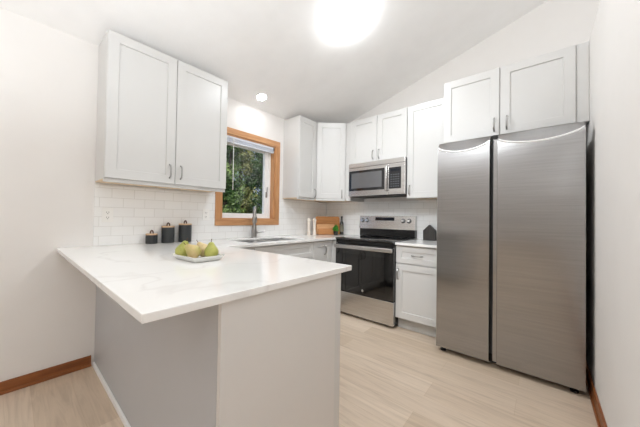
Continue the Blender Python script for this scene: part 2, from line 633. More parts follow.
def wall_cab_left(name, label, y0, y1, ztop, ndoors, handles):
    """cabinet on the window wall: body, underside, light rail, doors facing +x"""
    r = thing(name, label, 'cabinet', (0, (y0 + y1) / 2, ZB))
    MB().box(0.001, 0.287, y0, y1, ZB + 0.022, ztop, 0.0015).build('body', 'cab', r)
    MB().box(0.009, 0.27, y0 + 0.002, y1 - 0.002, ZB + 0.014, ZB + 0.022).build('bottom_panel', 'maple', r)
    MB().box(0.27, 0.289, y0, y1, ZB, DZ - 0.003, 0.0015).build('light_rail', 'cab', r)
    w = (y1 - y0) / ndoors
    for k in range(ndoors):
        a = y0 + k * w
        door(r, (0.2875, a + 0.0025, DZ), w - 0.005, ztop - DZ - 0.002, PI / 2, handle=handles[k])
    return r


YA0, YA1 = -2.842, -1.922
hw = (YA1 - YA0) / 2
wall_cab_left('wall_cabinet', 'white two-door wall cabinet left of the window, above the three canisters', YA0, YA1, 2.455, 2,
              [(hw - 0.045, 1.512 - DZ), (0.04, 1.512 - DZ)])
YB0, YB1 = -0.934, -0.6125
wall_cab_left('wall_cabinet', 'narrow one-door white wall cabinet between the window and the angled corner cabinet', YB0, YB1, 2.437, 1,
              [(YB1 - YB0 - 0.035, 1.475 - DZ)])

# diagonal corner cabinet
P0, P1 = Vector((0.3087, -0.6113, 0)), Vector((0.6048, -0.3578, 0))
dv = (P1 - P0).normalized()
nv = Vector((dv.y, -dv.x, 0))       # out of the face
ang = math.atan2(dv.y, dv.x)
B0, B1 = P0 - nv * 0.0215, P1 - nv * 0.0215
r = thing('corner_wall_cabinet', 'tall white angled wall cabinet in the corner, above the cutting boards', 'cabinet', (0.28, -0.28, ZB))
poly = [(0.001, -0.001), (0.001, -0.6115), (0.28, -0.6115), (B0.x, B0.y), (B1.x, B1.y), (0.612, -0.34), (0.612, -0.001)]
MB().prism(poly, ZB + 0.022, 2.437).build('body', 'cab', r)
MB().prism([(0.01, -0.01), (0.01, -0.60), (0.275, -0.60), (0.58, -0.335), (0.60, -0.01)], ZB + 0.014, ZB + 0.022).build('bottom_panel', 'maple', r)
L = (P1 - P0).length
b0 = P0 - nv * 0.0205
door(r, (b0.x + dv.x * 0.004, b0.y + dv.y * 0.004, DZ), L - 0.008, 2.435 - DZ, ang, handle=(L - 0.05, 1.475 - DZ))
q0, q1 = P0 - nv * 0.003, P1 - nv * 0.003
MB().prism([(q0.x, q0.y), (q1.x, q1.y), (q1.x - nv.x * 0.017, q1.y - nv.y * 0.017), (q0.x - nv.x * 0.017, q0.y - nv.y * 0.017)], ZB, DZ - 0.003).build('light_rail', 'cab', r)
MB().box(0.613, 0.687, -0.352, -0.002, ZB, 2.43, 0.001).build('filler', 'cab', r)

# cabinet over the microwave
XR0, XR1 = 0.6884, 1.4501
YO = -0.3578
ZOB = 1.858
r = thing('wall_cabinet', 'short two-door white wall cabinet above the microwave', 'cabinet', ((XR0 + XR1) / 2, 0, ZOB))
MB().box(XR0, XR1 - 0.0005, YO + 0.0205, -0.001, ZOB, 2.43, 0.001).build('body', 'cab', r)
w = (XR1 - XR0) / 2
door(r, (XR0 + 0.0025, YO + 0.02, ZOB + 0.002), w - 0.005, 2.43 - ZOB - 0.003, 0, handle=(w - 0.052, 1.944 - ZOB))
door(r, (XR0 + w + 0.0025, YO + 0.02, ZOB + 0.002), w - 0.005, 2.43 - ZOB - 0.003, 0, handle=(0.03, 1.944 - ZOB))

# cabinet right of the microwave
XD1 = 1.8875
r = thing('wall_cabinet', 'tall one-door white wall cabinet between the microwave and the refrigerator', 'cabinet', ((XR1 + XD1) / 2, 0, ZB))
MB().box(XR1 + 0.001, XD1, YO + 0.0205, -0.001, ZB + 0.022, 2.43, 0.001).build('body', 'cab', r)
MB().box(XR1 + 0.004, XD1 - 0.002, YO + 0.04, -0.01, ZB + 0.014, ZB + 0.022).build('bottom_panel', 'maple', r)
MB().box(XR1 + 0.001, XD1, YO + 0.019, YO + 0.039, ZB, DZ - 0.003, 0.001).build('light_rail', 'cab', r)
door(r, (XR1 + 0.004, YO + 0.02, ZB + 0.006), XD1 - XR1 - 0.006, 2.43 - ZB - 0.008, 0, handle=(0.033, 1.478 - ZB - 0.006))

# cabinet over the refrigerator
XU0, XU1, YU, ZU0, ZU1 = 1.8888, 2.8165, -0.5462, 1.8925, 2.4823
r = thing('wall_cabinet', 'deep two-door white wall cabinet above the steel refrigerator', 'cabinet', ((XU0 + XU1) / 2, 0, ZU0))
MB().box(XU0, WX - 0.001, YU + 0.0205, -0.001, ZU0, ZU1, 0.001).build('body', 'cab', r)
wl = 2.345 - XU0
door(r, (XU0 + 0.001, YU + 0.02, ZU0 + 0.001), wl - 0.005, ZU1 - ZU0 - 0.003, 0, handle=(wl - 0.042, 0.095, 0.115))
wr = XU1 - 2.345
door(r, (2.345 + 0.0025, YU + 0.02, ZU0 + 0.001), wr - 0.0045, ZU1 - ZU0 - 0.003, 0, handle=(0.047, 0.095, 0.115))
MB().box(XU1 + 0.002, WX - 0.0015, YU + 0.010, YU + 0.0204, ZU0, ZU1, 0.001).build('filler', 'cab', r)

# ------------------------------------------------------------------ base cabinets
ZK = 0.105          # toe kick height
ZT = ZC - CT        # top of the base cabinets
r = thing('base_cabinet', 'white base cabinet with one false drawer front below the sink', 'cabinet', (0.3, -1.4, 0))
for y in (-1.809, -1.009):
    MB().box(0.01, 0.60, y, y + 0.018, ZK, ZT).build('side_panel', 'cab', r)
MB().box(0.01, 0.60, -1.790, -1.010, ZK, ZK + 0.018).build('bottom_panel', 'cab', r)
MB().box(0.58, 0.60, -1.790, -1.010, ZT - 0.2, ZT).build('front_rail', 'cab', r)
MB().box(0.45, 0.53, -1.809, -0.991, 0, ZK).build('toe_kick', 'toe', r)
door(r, (0.60, -1.806, 0.705), 0.812, 0.165, PI / 2, name='false_front', rail=0.05)
door(r, (0.60, -1.806, ZK + 0.005), 0.404, 0.59, PI / 2, handle=(0.36, 0.5))
door(r, (0.60, -1.398, ZK + 0.005), 0.404, 0.59, PI / 2, handle=(0.044, 0.5))

r = thing('base_cabinet', 'white corner base cabinet with a narrow door beside the range', 'cabinet', (0.3, -0.5, 0))
MB().prism([(0.01, -0.01), (0.01, -0.9895), (0.60, -0.9895), (0.60, -0.62), (0.684, -0.62), (0.684, -0.01)], ZK, ZT).build('body', 'cab', r)
MB().box(0.45, 0.53, -0.9895, -0.02, 0, ZK).build('toe_kick', 'toe', r)
door(r, (0.60, -0.987, ZK + 0.005), 0.325, ZT - ZK - 0.013, PI / 2, handle=(0.19, 0.655))

r = thing('base_cabinet', 'narrow white base cabinet between the sink and the peninsula', 'cabinet', (0.3, -2.0, 0))
MB().box(0.01, 0.60, -2.16, -1.811, ZK, ZT).build('body', 'cab', r)
MB().box(0.45, 0.53, -2.16, -1.811, 0, ZK).build('toe_kick', 'toe', r)
door(r, (0.60, -2.10, ZK + 0.005), 0.287, ZT - ZK - 0.013, PI / 2, handle=(0.04, 0.66))

# right of the range
XE0, XE1 = 1.4505, 1.905
YE = -0.6253
r = thing('base_cabinet', 'white base cabinet with a drawer over a door, between the range and refrigerator', 'cabinet', (1.68, -0.3, 0))
MB().box(XE0, XE1, YE + 0.0205, -0.002, 0.125, ZT).build('body', 'cab', r)
MB().box(XE0, XE1, -0.5457, -0.50, 0, 0.125).build('toe_kick', 'toe', r)
w = XE1 - XE0 - 0.004
door(r, (XE0 + 0.002, YE + 0.02, 0.6965), w, 0.174, 0, name='drawer', handle=(0.222, 0.088, 0.11, False), rail=0.06)
door(r, (XE0 + 0.002, YE + 0.02, 0.1275), w, 0.560, 0, handle=(0.027, 0.453))

# peninsula
r = thing('peninsula_cabinet', 'white peninsula base with plain end panel under the long countertop', 'cabinet', (0.95, -2.5, 0))
MB().box(0.002, 1.831, -2.80, -2.19, ZK, ZT).build('body', 'cab', r)
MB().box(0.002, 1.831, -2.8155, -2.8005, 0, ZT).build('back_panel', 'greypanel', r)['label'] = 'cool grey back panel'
MB().box(1.832, 1.851, -2.8155, -2.213, 0, ZT, 0.001).build('end_panel', 'panel', r)
MB().box(1.832, 1.8485, -2.2115, -2.165, ZK, ZT, 0.001).build('corner_stile', 'cab', r)
MB().box(0.0245, 1.831, -2.829, -2.816, 0, 0.032, 0.003).build('base_molding', 'vinyl', r)
MB().box(0.6, 1.82, -2.27, -2.25, 0, ZK).build('toe_kick', 'toe', r)
for k in range(3):
    x1 = 1.829 - k * 0.4
    door(r, (x1, -2.19, ZK + 0.005), 0.397, ZT - ZK - 0.013, PI, handle=(0.35 if k % 2 == 0 else 0.045, 0.66))

# ------------------------------------------------------------------ countertops, sink, faucet
XP, YP0, YP1, XCT = 1.869, -3.0375, -2.098, 0.6516
SX0, SX1, SY0, SY1 = 0.125, 0.545, -1.80, -1.06
us = [0.001, SX0, SX1, XCT, 0.6865, XP]
vs = [YP0, YP1, SY0, SY1, -0.6507, -0.0095]


def cskip(i, j):
    if j == 0:
        return False
    if i == 4:
        return True
    if i == 3:
        return j != 4
    return i == 1 and j == 2


o = MB().plate(us, vs, cskip, ZT, ZC, lambda u, v, w: (u, v, w), 0.003).build('countertop', 'quartz')
tag(o, 'large white veined quartz countertop over the peninsula and sink run', 'countertop')
o = MB().box(1.4515, 1.906, -0.6507, -0.0095, ZT, ZC, 0.003).build('countertop', 'quartz')
tag(o, 'short white quartz countertop between the range and the refrigerator', 'countertop')

r = thing('kitchen_sink', 'double bowl stainless sink set in the countertop below the window', 'sink', (0.335, -1.43, ZC))


def bowl(y0, y1):
    t = bmesh.new()
    x0, x1 = SX0 + 0.001, SX1 - 0.001

    def rr(x0, x1, y0, y1, rad, z):
        out = []
        for cx, cy, a in ((x1 - rad, y1 - rad, 0), (x0 + rad, y1 - rad, 90), (x0 + rad, y0 + rad, 180), (x1 - rad, y0 + rad, 270)):
            for k in range(6):
                t_ = math.radians(a + k * 18)
                out.append(t.verts.new((cx + rad * math.cos(t_), cy + rad * math.sin(t_), z)))
        return out
    L_ = [rr(x0, x1, y0, y1, 0.02, ZT - 0.002), rr(x0, x1, y0, y1, 0.02, ZT + 0.012), rr(x0 + 0.012, x1 - 0.012, y0 + 0.010, y1 - 0.010, 0.05, ZT + 0.012),
          rr(x0 + 0.018, x1 - 0.018, y0 + 0.016, y1 - 0.016, 0.05, ZT - 0.17), rr(x0 + 0.05, x1 - 0.05, y0 + 0.05, y1 - 0.05, 0.04, ZT - 0.19)]
    for A, B in zip(L_, L_[1:]):
        n = len(A)
        for k in range(n):
            t.faces.new((A[k], A[(k + 1) % n], B[(k + 1) % n], B[k]))
    t.faces.new(L_[-1])
    bmesh.ops.recalc_face_normals(t, faces=t.faces)
    m = MB()
    m.bm.free()
    m.bm = t
    return m


for y0, y1 in ((SY0 + 0.001, -1.431), (-1.429, SY1 - 0.001)):
    b = bowl(y0, y1).build('bowl', 'sinksteel', r, smooth=True)
    MB().lathe([(0, 0.004), (0.03, 0.004), (0.042, 0.002), (0.042, 0)], (0.33, (y0 + y1) / 2, ZT - 0.19), 20).build('drain', 'chrome', b)

fx, fy = 0.07, -1.42
r = thing('faucet', 'brushed nickel pull-down faucet standing behind the sink', 'faucet', (fx, fy, ZC))
MB().lathe([(0, 0), (0.030, 0), (0.030, 0.008), (0.026, 0.014), (0, 0.014)], (fx, fy, ZC), 24).build('base', 'nickel', r, smooth=True)
MB().lathe([(0, 0.014), (0.030, 0.014), (0.028, 0.10), (0.024, 0.15), (0, 0.15)], (fx, fy, ZC), 24).build('body', 'nickel', r, smooth=True)
sd = Vector((0.80, -0.55, 0)).normalized()
path = [Vector((fx, fy, ZC + 0.13)), Vector((fx, fy, ZC + 0.22)), Vector((fx, fy, ZC + 0.285))]
R_ = 0.062
for k in range(1, 10):
    a = PI - k * PI / 9
    path.append(Vector((fx, fy, ZC + 0.285)) + sd * (R_ + R_ * math.cos(a)) + Vector((0, 0, R_ * math.sin(a))))
path.append(path[-1] + Vector((0, 0, -0.02)))
MB().tube(path, 0.018, 12).build('spout', 'nickel', r, smooth=True)
e_ = path[-1]
MB().lathe([(0, 0), (0.020, 0), (0.022, -0.02), (0.026, -0.024), (0.026, -0.075), (0.020, -0.090), (0, -0.090)], e_, 20).build('spray_head', 'nickel', r, smooth=True)
m = MB().tube([(fx, fy + 0.018, ZC + 0.06), (fx, fy + 0.045, ZC + 0.062)], 0.014, 12)
m.tube([(fx, fy + 0.043, ZC + 0.062), (fx + 0.02, fy + 0.08, ZC + 0.066), (fx + 0.04, fy + 0.13, ZC + 0.072)], [0.013, 0.009, 0.008], 10)
m.build('lever', 'nickel', r, smooth=True)

# ------------------------------------------------------------------ range
RX0, RX1 = XR0 + 0.002, XR1 - 0.0005
RF = -0.6663
r = thing('range', 'stainless electric range with black glass oven door and cooktop', 'range', ((RX0 + RX1) / 2, -0.35, 0))
MB().box(RX0 + 0.002, RX1 - 0.002, RF + 0.04, -0.03, 0.03, 0.895, 0.002).build('body', 'black', r)
MB().box(RX0 + 0.03, RX1 - 0.03, -0.60, -0.06, 0.0, 0.03).build('base', 'blackmat', r)
m = MB().box(RX0, RX1, RF - 0.012, -0.092, 0.893, 0.917, 0.008, 3)
cook = m.build('cooktop', 'blackglass', r, smooth=True)
for (x, y, q) in ((0.87, -0.50, 0.095), (1.27, -0.50, 0.11), (0.87, -0.23, 0.075), (1.27, -0.23, 0.075)):
    MB().lathe([(q, 0.9171), (q - 0.003, 0.9175), (q - 0.006, 0.9171)], (x, y, 0), 40).build('burner_ring', 'ring', cook)
MB().box(RX0 + 0.003, RX1 - 0.003, RF + 0.006, RF + 0.04, 0.855, 0.892, 0.002).build('front_trim', 'black', r)
od = MB().box(RX0 + 0.002, RX1 - 0.002, RF, RF + 0.039, 0.288, 0.852, 0.004).build('oven_door', 'blackglass', r)
MB().box(RX0 + 0.10, RX1 - 0.10, RF - 0.0008, RF, 0.36, 0.735).build('oven_window', plain('oven_window_glass', (20, 19, 18), 0.05, var=0, spec=0.8), od)
m = MB().box(RX0 + 0.006, RX1 - 0.006, RF - 0.045, RF - 0.022, 0.796, 0.842, 0.008, 3)
for x in (RX0 + 0.05, RX1 - 0.05):
    m.box(x - 0.015, x + 0.015, RF - 0.024, RF, 0.805, 0.833, 0.003)
m.build('handle', 'steel', od, smooth=True)
bd = MB().lathe([(0, 0.0016), (0.0125, 0.0016), (0.014, 0.0008), (0.014, 0)], (1.076, RF, 0.335), 28, Matrix.Rotation(PI / 2, 4, 'X')).build('badge', 'chrome', od)
MB().lathe([(0.0105, 0), (0.0108, 0.0004), (0.0116, 0.0004), (0.0118, 0)], (1.076, RF - 0.0016, 0.335), 28, Matrix.Rotation(PI / 2, 4, 'X')).build('badge_ring', 'lettergrey', od)


def text(txt, size, loc, rot, mat, parent, name='lettering'):
    cu = bpy.data.curves.new(name, 'FONT')
    cu.body = txt
    cu.size = size
    cu.align_x, cu.align_y = 'CENTER', 'CENTER'
    cu.extrude = 0.0002
    tmp = bpy.data.objects.new('tmp', cu)
    COL.objects.link(tmp)
    dg = bpy.context.evaluated_depsgraph_get()
    me = bpy.data.meshes.new_from_object(tmp.evaluated_get(dg))
    bpy.data.objects.remove(tmp)
    me.materials.clear()
    me.materials.append(MT[mat])
    o = bpy.data.objects.new(name, me)
    COL.objects.link(o)
    o.parent = parent
    o.location = Vector(loc) - OFF[parent.name]
    o.rotation_euler = rot
    return o


MB().box(RX0 + 0.002, RX1 - 0.002, RF, RF + 0.039, 0.032, 0.280, 0.004).build('storage_drawer', 'steel', r)
bgd = MB().box(RX0 - 0.014, RX1, -0.088, -0.012, 0.9175, 1.016, 0.003).build('backguard', 'black', r)
pf = MB().prism([(-0.092, 1.016), (-0.014, 1.016), (-0.014, 1.192), (-0.075, 1.192)], RX0 - 0.022, RX1, 0.003,
                mat=Matrix(((0, 0, 1, 0), (1, 0, 0, 0), (0, 1, 0, 0), (0, 0, 0, 1)))).build('control_panel', 'steel', r)
tilt = math.atan2(0.017, 0.176)
pfy = lambda z: -0.092 + (z - 1.016) / 0.176 * 0.017
RT = Matrix.Rotation(PI / 2 - tilt, 4, 'X')
for x in (0.718, 0.789, 1.300, 1.375):
    kb = MB().lathe([(0, 0), (0.029, 0), (0.029, 0.004), (0.023, 0.007), (0.022, 0.014), (0, 0.014)], (x, pfy(1.128), 1.128), 24, RT).build('knob', 'steel_dark', pf, smooth=True)
    MB().lathe([(0.0, 0.0141), (0.0205, 0.0141), (0.0185, 0.030), (0.015, 0.033), (0, 0.033)], (x, pfy(1.128), 1.128), 24, RT).build('cap', 'chrome', kb, smooth=True)
mt = Matrix.Translation((1.047, pfy(1.15), 1.15)) @ Matrix.Rotation(-tilt, 4, 'X')
MB().box(-0.135, 0.135, -0.0016, 0.001, -0.022, 0.022, mat=mt).build('display', 'display', pf)

# ------------------------------------------------------------------ microwave
MX0, MX1, MZ0, MZ1, MF = 0.692, 1.4485, 1.432, 1.857, -0.405
r = thing('microwave', 'stainless over-the-range microwave mounted above the range', 'microwave', ((MX0 + MX1) / 2, -0.2, MZ0))
MB().box(MX0, MX1, MF + 0.035, -0.0085, MZ0 + 0.004, MZ1 - 0.0005, 0.002).build('body', 'darkside', r)
md = MB().box(MX0, 1.253, MF, MF + 0.034, MZ0 + 0.004, 1.798, 0.004).build('door', 'steel', r)
MB().box(MX0 + 0.008, 1.206, MF - 0.0015, MF, 1.502, 1.758).build('window', 'mwglass', md)
MB().box(MX0 + 0.045, 1.165, MF - 0.002, MF - 0.0015, 1.535, 1.728).build('mesh_screen', plain('screen_reflection_grey', (96, 96, 98), 0.15, spec=0.8), md)  # mesh screen, its lighter grey standing in for the reflection in the window
m = MB().box(1.213, 1.241, MF - 0.030, MF - 0.016, 1.478, 1.775, 0.005, 3)
for z in (1.50, 1.75):
    m.box(1.218, 1.236, MF - 0.017, MF, z - 0.012, z + 0.012, 0.002)
m.build('handle', 'steel', md, smooth=True)
MB().box(MX0, MX1, MF, MF + 0.034, 1.800, MZ1 - 0.0005, 0.004).build('top_trim', 'steel', r)
mp_ = MB().box(1.255, MX1, MF, MF + 0.034, MZ0 + 0.004, 1.798, 0.004).build('control_panel', 'steel', r)
kp = MB().box(1.258, 1.404, MF - 0.002, MF, 1.503, 1.752, 0.0005).build('keypad', 'blackmat', mp_)
MB().box(1.275, 1.387, MF - 0.0026, MF - 0.002, 1.705, 1.738).build('display', 'display', mp_)
m = MB()
for a in range(4):
    for b_ in range(6):
        m.box(1.278 + a * 0.029, 1.296 + a * 0.029, MF - 0.0024, MF - 0.002, 1.525 + b_ * 0.027, 1.537 + b_ * 0.027)
m.build('key_legends', 'legend', mp_)
MB().box(MX0 + 0.02, MX1 - 0.02, MF + 0.02, -0.03, MZ0, MZ0 + 0.004).build('bottom_grille', 'blackmat', r)

# ------------------------------------------------------------------ refrigerator
FX0, FX1, FY, FZ0, FZ1 = 1.9134, 2.8438, -0.806, 0.042, 1.799
r = thing('refrigerator', 'tall stainless side-by-side refrigerator against the right wall', 'refrigerator', ((FX0 + FX1) / 2, -0.4, 0))
MB().box(FX0 + 0.004, FX1 - 0.014, FY + 0.075, -0.03, 0.03, 1.77, 0.004).build('body', 'darkside', r)
MB().box(FX0 + 0.02, FX1 - 0.02, FY + 0.07, FY + 0.09, 0.018, 0.085).build('kick_grille', 'blackmat', r)


def fridge_door(x0, x1):
    """front skin with a scooped arc along its top edge"""
    n = 28
    t = bmesh.new()
    rows = []
    for k in range(n + 1):
        u = k / n
        x = x0 + (x1 - x0) * u
        dip = 0.052 * (4 * u * (1 - u)) ** 0.8
        zf = FZ1 - 0.004 - dip
        pts = [(FY + 0.065, FZ0), (FY + 0.006, FZ0), (FY + 0.0015, FZ0 + 0.002), (FY, FZ0 + 0.006)]
        for q in range(7):
            a_ = q * math.radians(72) / 6
            pts.append((FY + 0.022 * (1 - math.cos(a_)), zf - 0.022 + 0.022 * math.sin(a_)))
        pts += [(FY + 0.020 + dip * 0.42, FZ1 + 0.010), (FY + 0.05, FZ1 + 0.035), (FY + 0.065, FZ1 + 0.035)]
        rows.append([t.verts.new((x, y, z)) for y, z in pts])
    for A, B in zip(rows, rows[1:]):
        m_ = len(A)
        for k in range(m_):
            t.faces.new((A[k], A[(k + 1) % m_], B[(k + 1) % m_], B[k]))
    t.faces.new(rows[0])
    t.faces.new(rows[-1][::-1])
    bmesh.ops.recalc_face_normals(t, faces=t.faces)
    m = MB()
    m.bm.free()
    m.bm = t
    return m


def lip(x0, x1, parent):  # white tube added to stand in for the highlight on the door's top edge
    p = []
    for k in range(29):
        u = k / 28
        p.append((x0 + 0.004 + (x1 - x0 - 0.008) * u, FY + 0.0065, FZ1 - 0.011 - 0.052 * (4 * u * (1 - u)) ** 0.8))
    MB().tube(p, 0.0075, 10).build('lip_highlight', 'lip', parent, smooth=True)['label'] = 'bright strip added as the highlight along the lip'


XM0, XM1 = 2.3055, 2.3575
dl = fridge_door(FX0, XM0).build('door', 'fridge', r, smooth=True)
dr = fridge_door(XM1, FX1).build('door', 'fridge', r, smooth=True)
lip(FX0, XM0, dl)
lip(XM1, FX1, dr)
MB().box(XM0 - 0.004, XM0, FY + 0.03, FY + 0.06, FZ0 + 0.02, FZ1 - 0.03).build('gasket', 'blackmat', dl)
MB().box(XM0 + 0.023, XM1, FY + 0.012, FY + 0.06, FZ0 + 0.012, FZ1 - 0.006, 0.003).build('finger_grip', 'fridge', dr)
MB().box(FX1 - 0.02, FX1 - 0.006, FY + 0.066, FY + 0.074, FZ0 + 0.02, FZ1 - 0.03).build('gasket', 'blackmat', dr)
for x in (FX0 + 0.045, FX1 - 0.05):
    m = MB().lathe([(0, 0), (0.022, 0), (0.024, 0.012), (0.012, 0.016), (0.012, 0.034), (0, 0.034)], (x, FY + 0.055, 0), 18)
    m.build('foot', 'blackmat', r, smooth=True)

# ------------------------------------------------------------------ lamps
lc = Vector((1.358, -1.425, ctop(1.358)))
tl = Matrix.Rotation(-math.atan(SL), 4, 'Y')       # lie on the sloped ceiling
r = thing('ceiling_light', 'large round glowing flush-mount light on the sloped ceiling', 'ceiling light', lc)
flip = tl @ Matrix.Rotation(PI, 4, 'X')
MB().lathe([(0, 0.001), (0.170, 0.001), (0.172, 0.003), (0.172, 0.008), (0.170, 0.010), (0, 0.010)], lc, 48, flip).build('base', 'lampbase', r, smooth=True)
prof = [(0.171 * math.cos(a), 0.0105 + 0.045 * math.sin(a)) for a in [k * PI / 2 / 10 for k in range(10)]] + [(0, 0.0555)]
MB().lathe(prof, lc, 48, flip).build('diffuser', 'lamp', r, smooth=True)
rc = Vector((0.19, -1.44, ctop(0.19)))
r = thing('recessed_light', 'small round recessed downlight above the window', 'ceiling light', rc)
MB().lathe([(0.052, 0.001), (0.064, 0.001), (0.065, 0.003), (0.061, 0.005), (0.052, 0.004)], rc, 32, flip).build('trim', 'lampbase', r, smooth=True)
MB().lathe([(0.0519, 0.002), (0.035, 0.007), (0, 0.009)], rc, 32, flip).build('lens', 'can', r, smooth=True)

# ------------------------------------------------------------------ outlets


def outlet(y, z, label):
    r = thing('wall_outlet', label, 'outlet', (0.008, y, z), None)
    pl = MB().box(0.0082, 0.0125, y - 0.036, y + 0.036, z - 0.058, z + 0.058, 0.0015).build('cover_plate', 'plate_white', r)
    for s in (-1, 1):
        c = z + s * 0.020
        k = MB().box(0.0125, 0.0138, y - 0.017, y + 0.017, c - 0.0145, c + 0.0145, 0.0005).build('socket', 'plate_white', r)
        m = MB()
        m.box(0.0138, 0.0142, y - 0.008, y - 0.0055, c - 0.003, c + 0.007).box(0.0138, 0.0142, y + 0.0055, y + 0.008, c - 0.003, c + 0.007)
        m.lathe([(0, 0), (0.003, 0), (0.003, 0.0004), (0, 0.0004)], (0.0138, y, c - 0.009), 12, Matrix.Rotation(PI / 2, 4, 'Y'))
        m.build('slots', 'slot', k)


outlet(-2.76, 1.148, 'white wall outlet left of the smallest canister, under the wall cabinet')
outlet(-1.968, 1.165, 'white wall outlet on the tile just left of the window casing')

# ------------------------------------------------------------------ canisters


def canister(x, y, rad, h, label):
    r = thing('canister', label, 'canister', (x, y, ZC), 'charcoal canisters by the tile')
    MB().lathe([(0, 0.0005), (rad * 0.96, 0.0005), (rad, 0.005), (rad, h - 0.003), (rad - 0.003, h), (0, h)], (x, y, ZC), 32).build('body', 'jar', r, smooth=True)
    lid = MB().lathe([(0, h + 0.0002), (rad + 0.001, h + 0.0002), (rad + 0.001, h + 0.009), (rad - 0.002, h + 0.012), (0, h + 0.012)], (x, y, ZC), 32).build('lid', 'lidwood', r, smooth=True)
    p = [(x, y - 0.011 * math.cos(a), ZC + h + 0.011 + 0.028 * math.sin(a)) for a in [k * PI / 8 for k in range(9)]]
    MB().tube(p, 0.0055, 8).build('loop_handle', 'leather', lid, smooth=True)


canister(0.062, -2.466, 0.044, 0.074, 'smallest charcoal canister with a wooden lid, nearest the outlet')
canister(0.066, -2.338, 0.051, 0.138, 'middle-sized charcoal canister between the small and the tall one')
canister(0.068, -2.192, 0.055, 0.158, 'tallest charcoal canister with a wooden lid, nearest the window')

# ------------------------------------------------------------------ dish of pears
dc, da = Vector((1.147, -2.566, ZC)), math.radians(4)
DM = Matrix.Translation(dc) @ Matrix.Rotation(da, 4, 'Z')


def dish():
    t = bmesh.new()

    def rr(hx, hy, rad, z):
        out = []
        for sx, sy, a in ((1, 1, 0), (-1, 1, 90), (-1, -1, 180), (1, -1, 270)):
            for k in range(6):
                q = math.radians(a + k * 18)
                out.append(t.verts.new((sx * (hx - rad) + rad * math.cos(q), sy * (hy - rad) + rad * math.sin(q), z)))
        return out
    L_ = [rr(0.104, 0.068, 0.012, 0.0005), rr(0.109, 0.073, 0.014, 0.003), rr(0.128, 0.091, 0.016, 0.027), rr(0.131, 0.094, 0.017, 0.030), rr(0.125, 0.088, 0.015, 0.030), rr(0.106, 0.070, 0.013, 0.009), rr(0.100, 0.064, 0.012, 0.007)]
    t.faces.new(L_[0][::-1])
    for A, B in zip(L_, L_[1:]):
        n = len(A)
        for k in range(n):
            t.faces.new((A[k], A[(k + 1) % n], B[(k + 1) % n], B[k]))
    t.faces.new(L_[-1])
    bmesh.ops.recalc_face_normals(t, faces=t.faces)
    m = MB()
    m.bm.free()
    m.bm = t
    return m


o = dish().build('serving_dish', 'dish', None, smooth=True)
o.matrix_world = DM
tag(o, 'rectangular white serving dish holding four pears on the peninsula', 'dish')


def pear_mat(name, c1, c2):
    m, nt, b = new_mat(name)
    v = coords(nt)
    n = N(nt, 'ShaderNodeTexNoise', Scale=14.0, Detail=3.0)
    nt.links.new(v, n.inputs['Vector'])
    n2 = N(nt, 'ShaderNodeTexNoise', Scale=300.0, Detail=1.0)
    nt.links.new(v, n2.inputs['Vector'])
    c = ramp(nt, n.outputs['Fac'], [(0.35, lin(c1)), (0.65, lin(c2))])
    sp = ramp(nt, n2.outputs['Fac'], [(0.64, (1, 1, 1, 1)), (0.70, (0.6, 0.5, 0.35, 1))])
    mx = N(nt, 'ShaderNodeMix', data_type='RGBA', blend_type='MULTIPLY')
    mx.inputs[0].default_value = 0.6
    nt.links.new(c, mx.inputs[6])
    nt.links.new(sp, mx.inputs[7])
    nt.links.new(mx.outputs[2], b.inputs['Base Color'])
    b.inputs['Roughness'].default_value = 0.4
    return m


PG = pear_mat('pear_green_skin', (156, 160, 74), (190, 188, 102))
PB = pear_mat('pear_blush_skin', (198, 172, 128), (212, 196, 146))
PM = pear_mat('pear_mixed_skin', (180, 172, 100), (206, 180, 130))


def pear(x, y, tilt_axis, tilt_deg, mat, label, s=1.0):
    rot = Matrix.Rotation(math.radians(tilt_deg), 3, Vector(tilt_axis))
    base = Vector((x, y, PZ + 0.0375 * s if tilt_deg > 25 or tilt_deg < -25 else PZ + 0.034 * s)) - rot @ Vector((0, 0, 0.033 * s))
    r = thing('pear', label, 'pear', base, 'pears in the dish')
    prof = [(0, 0.003), (0.012, 0.0), (0.024, 0.004), (0.0345, 0.016), (0.0385, 0.031), (0.0355, 0.046), (0.027, 0.060), (0.019, 0.073), (0.0145, 0.083), (0.009, 0.089), (0.003, 0.089), (0, 0.087)]
    # smooth the profile
    for _ in range(1):
        q = [prof[0]]
        for a, b in zip(prof, prof[1:]):
            q += [(a[0] * .75 + b[0] * .25, a[1] * .75 + b[1] * .25), (a[0] * .25 + b[0] * .75, a[1] * .25 + b[1] * .75)]
        prof = q + [prof[-1]]
    prof = [(a * s, b * s) for a, b in prof]
    b = MB().lathe(prof, (0, 0, 0), 28).build('body', mat, r, local=True, smooth=True)
    MB().tube([(0, 0, 0.085 * s), (0.001, 0.001, 0.095 * s), (0.004, 0.002, 0.107 * s)], [0.0018, 0.0017, 0.0022], 6).build('stem', 'leather', r, local=True, smooth=True)
    r.rotation_euler = rot.to_euler()
    return r


PZ = ZC + 0.0085
TC = (0.65, -0.76, 0)
pear(1.074, -2.619, TC, -16, PG, 'green pear leaning at the left end of the dish', 1.06)
pear(1.163, -2.597, TC, 52, PM, 'blushed pear lying tilted at the front of the dish', 1.02)
pear(1.125, -2.522, TC, 40, PB, 'tan pear lying tilted behind the others at the back of the dish', 1.0)
pear(1.204, -2.518, TC, 3, PG, 'green pear standing upright at the right end of the dish', 1.0)

# ------------------------------------------------------------------ corner group: mills, boards, plant, bottle


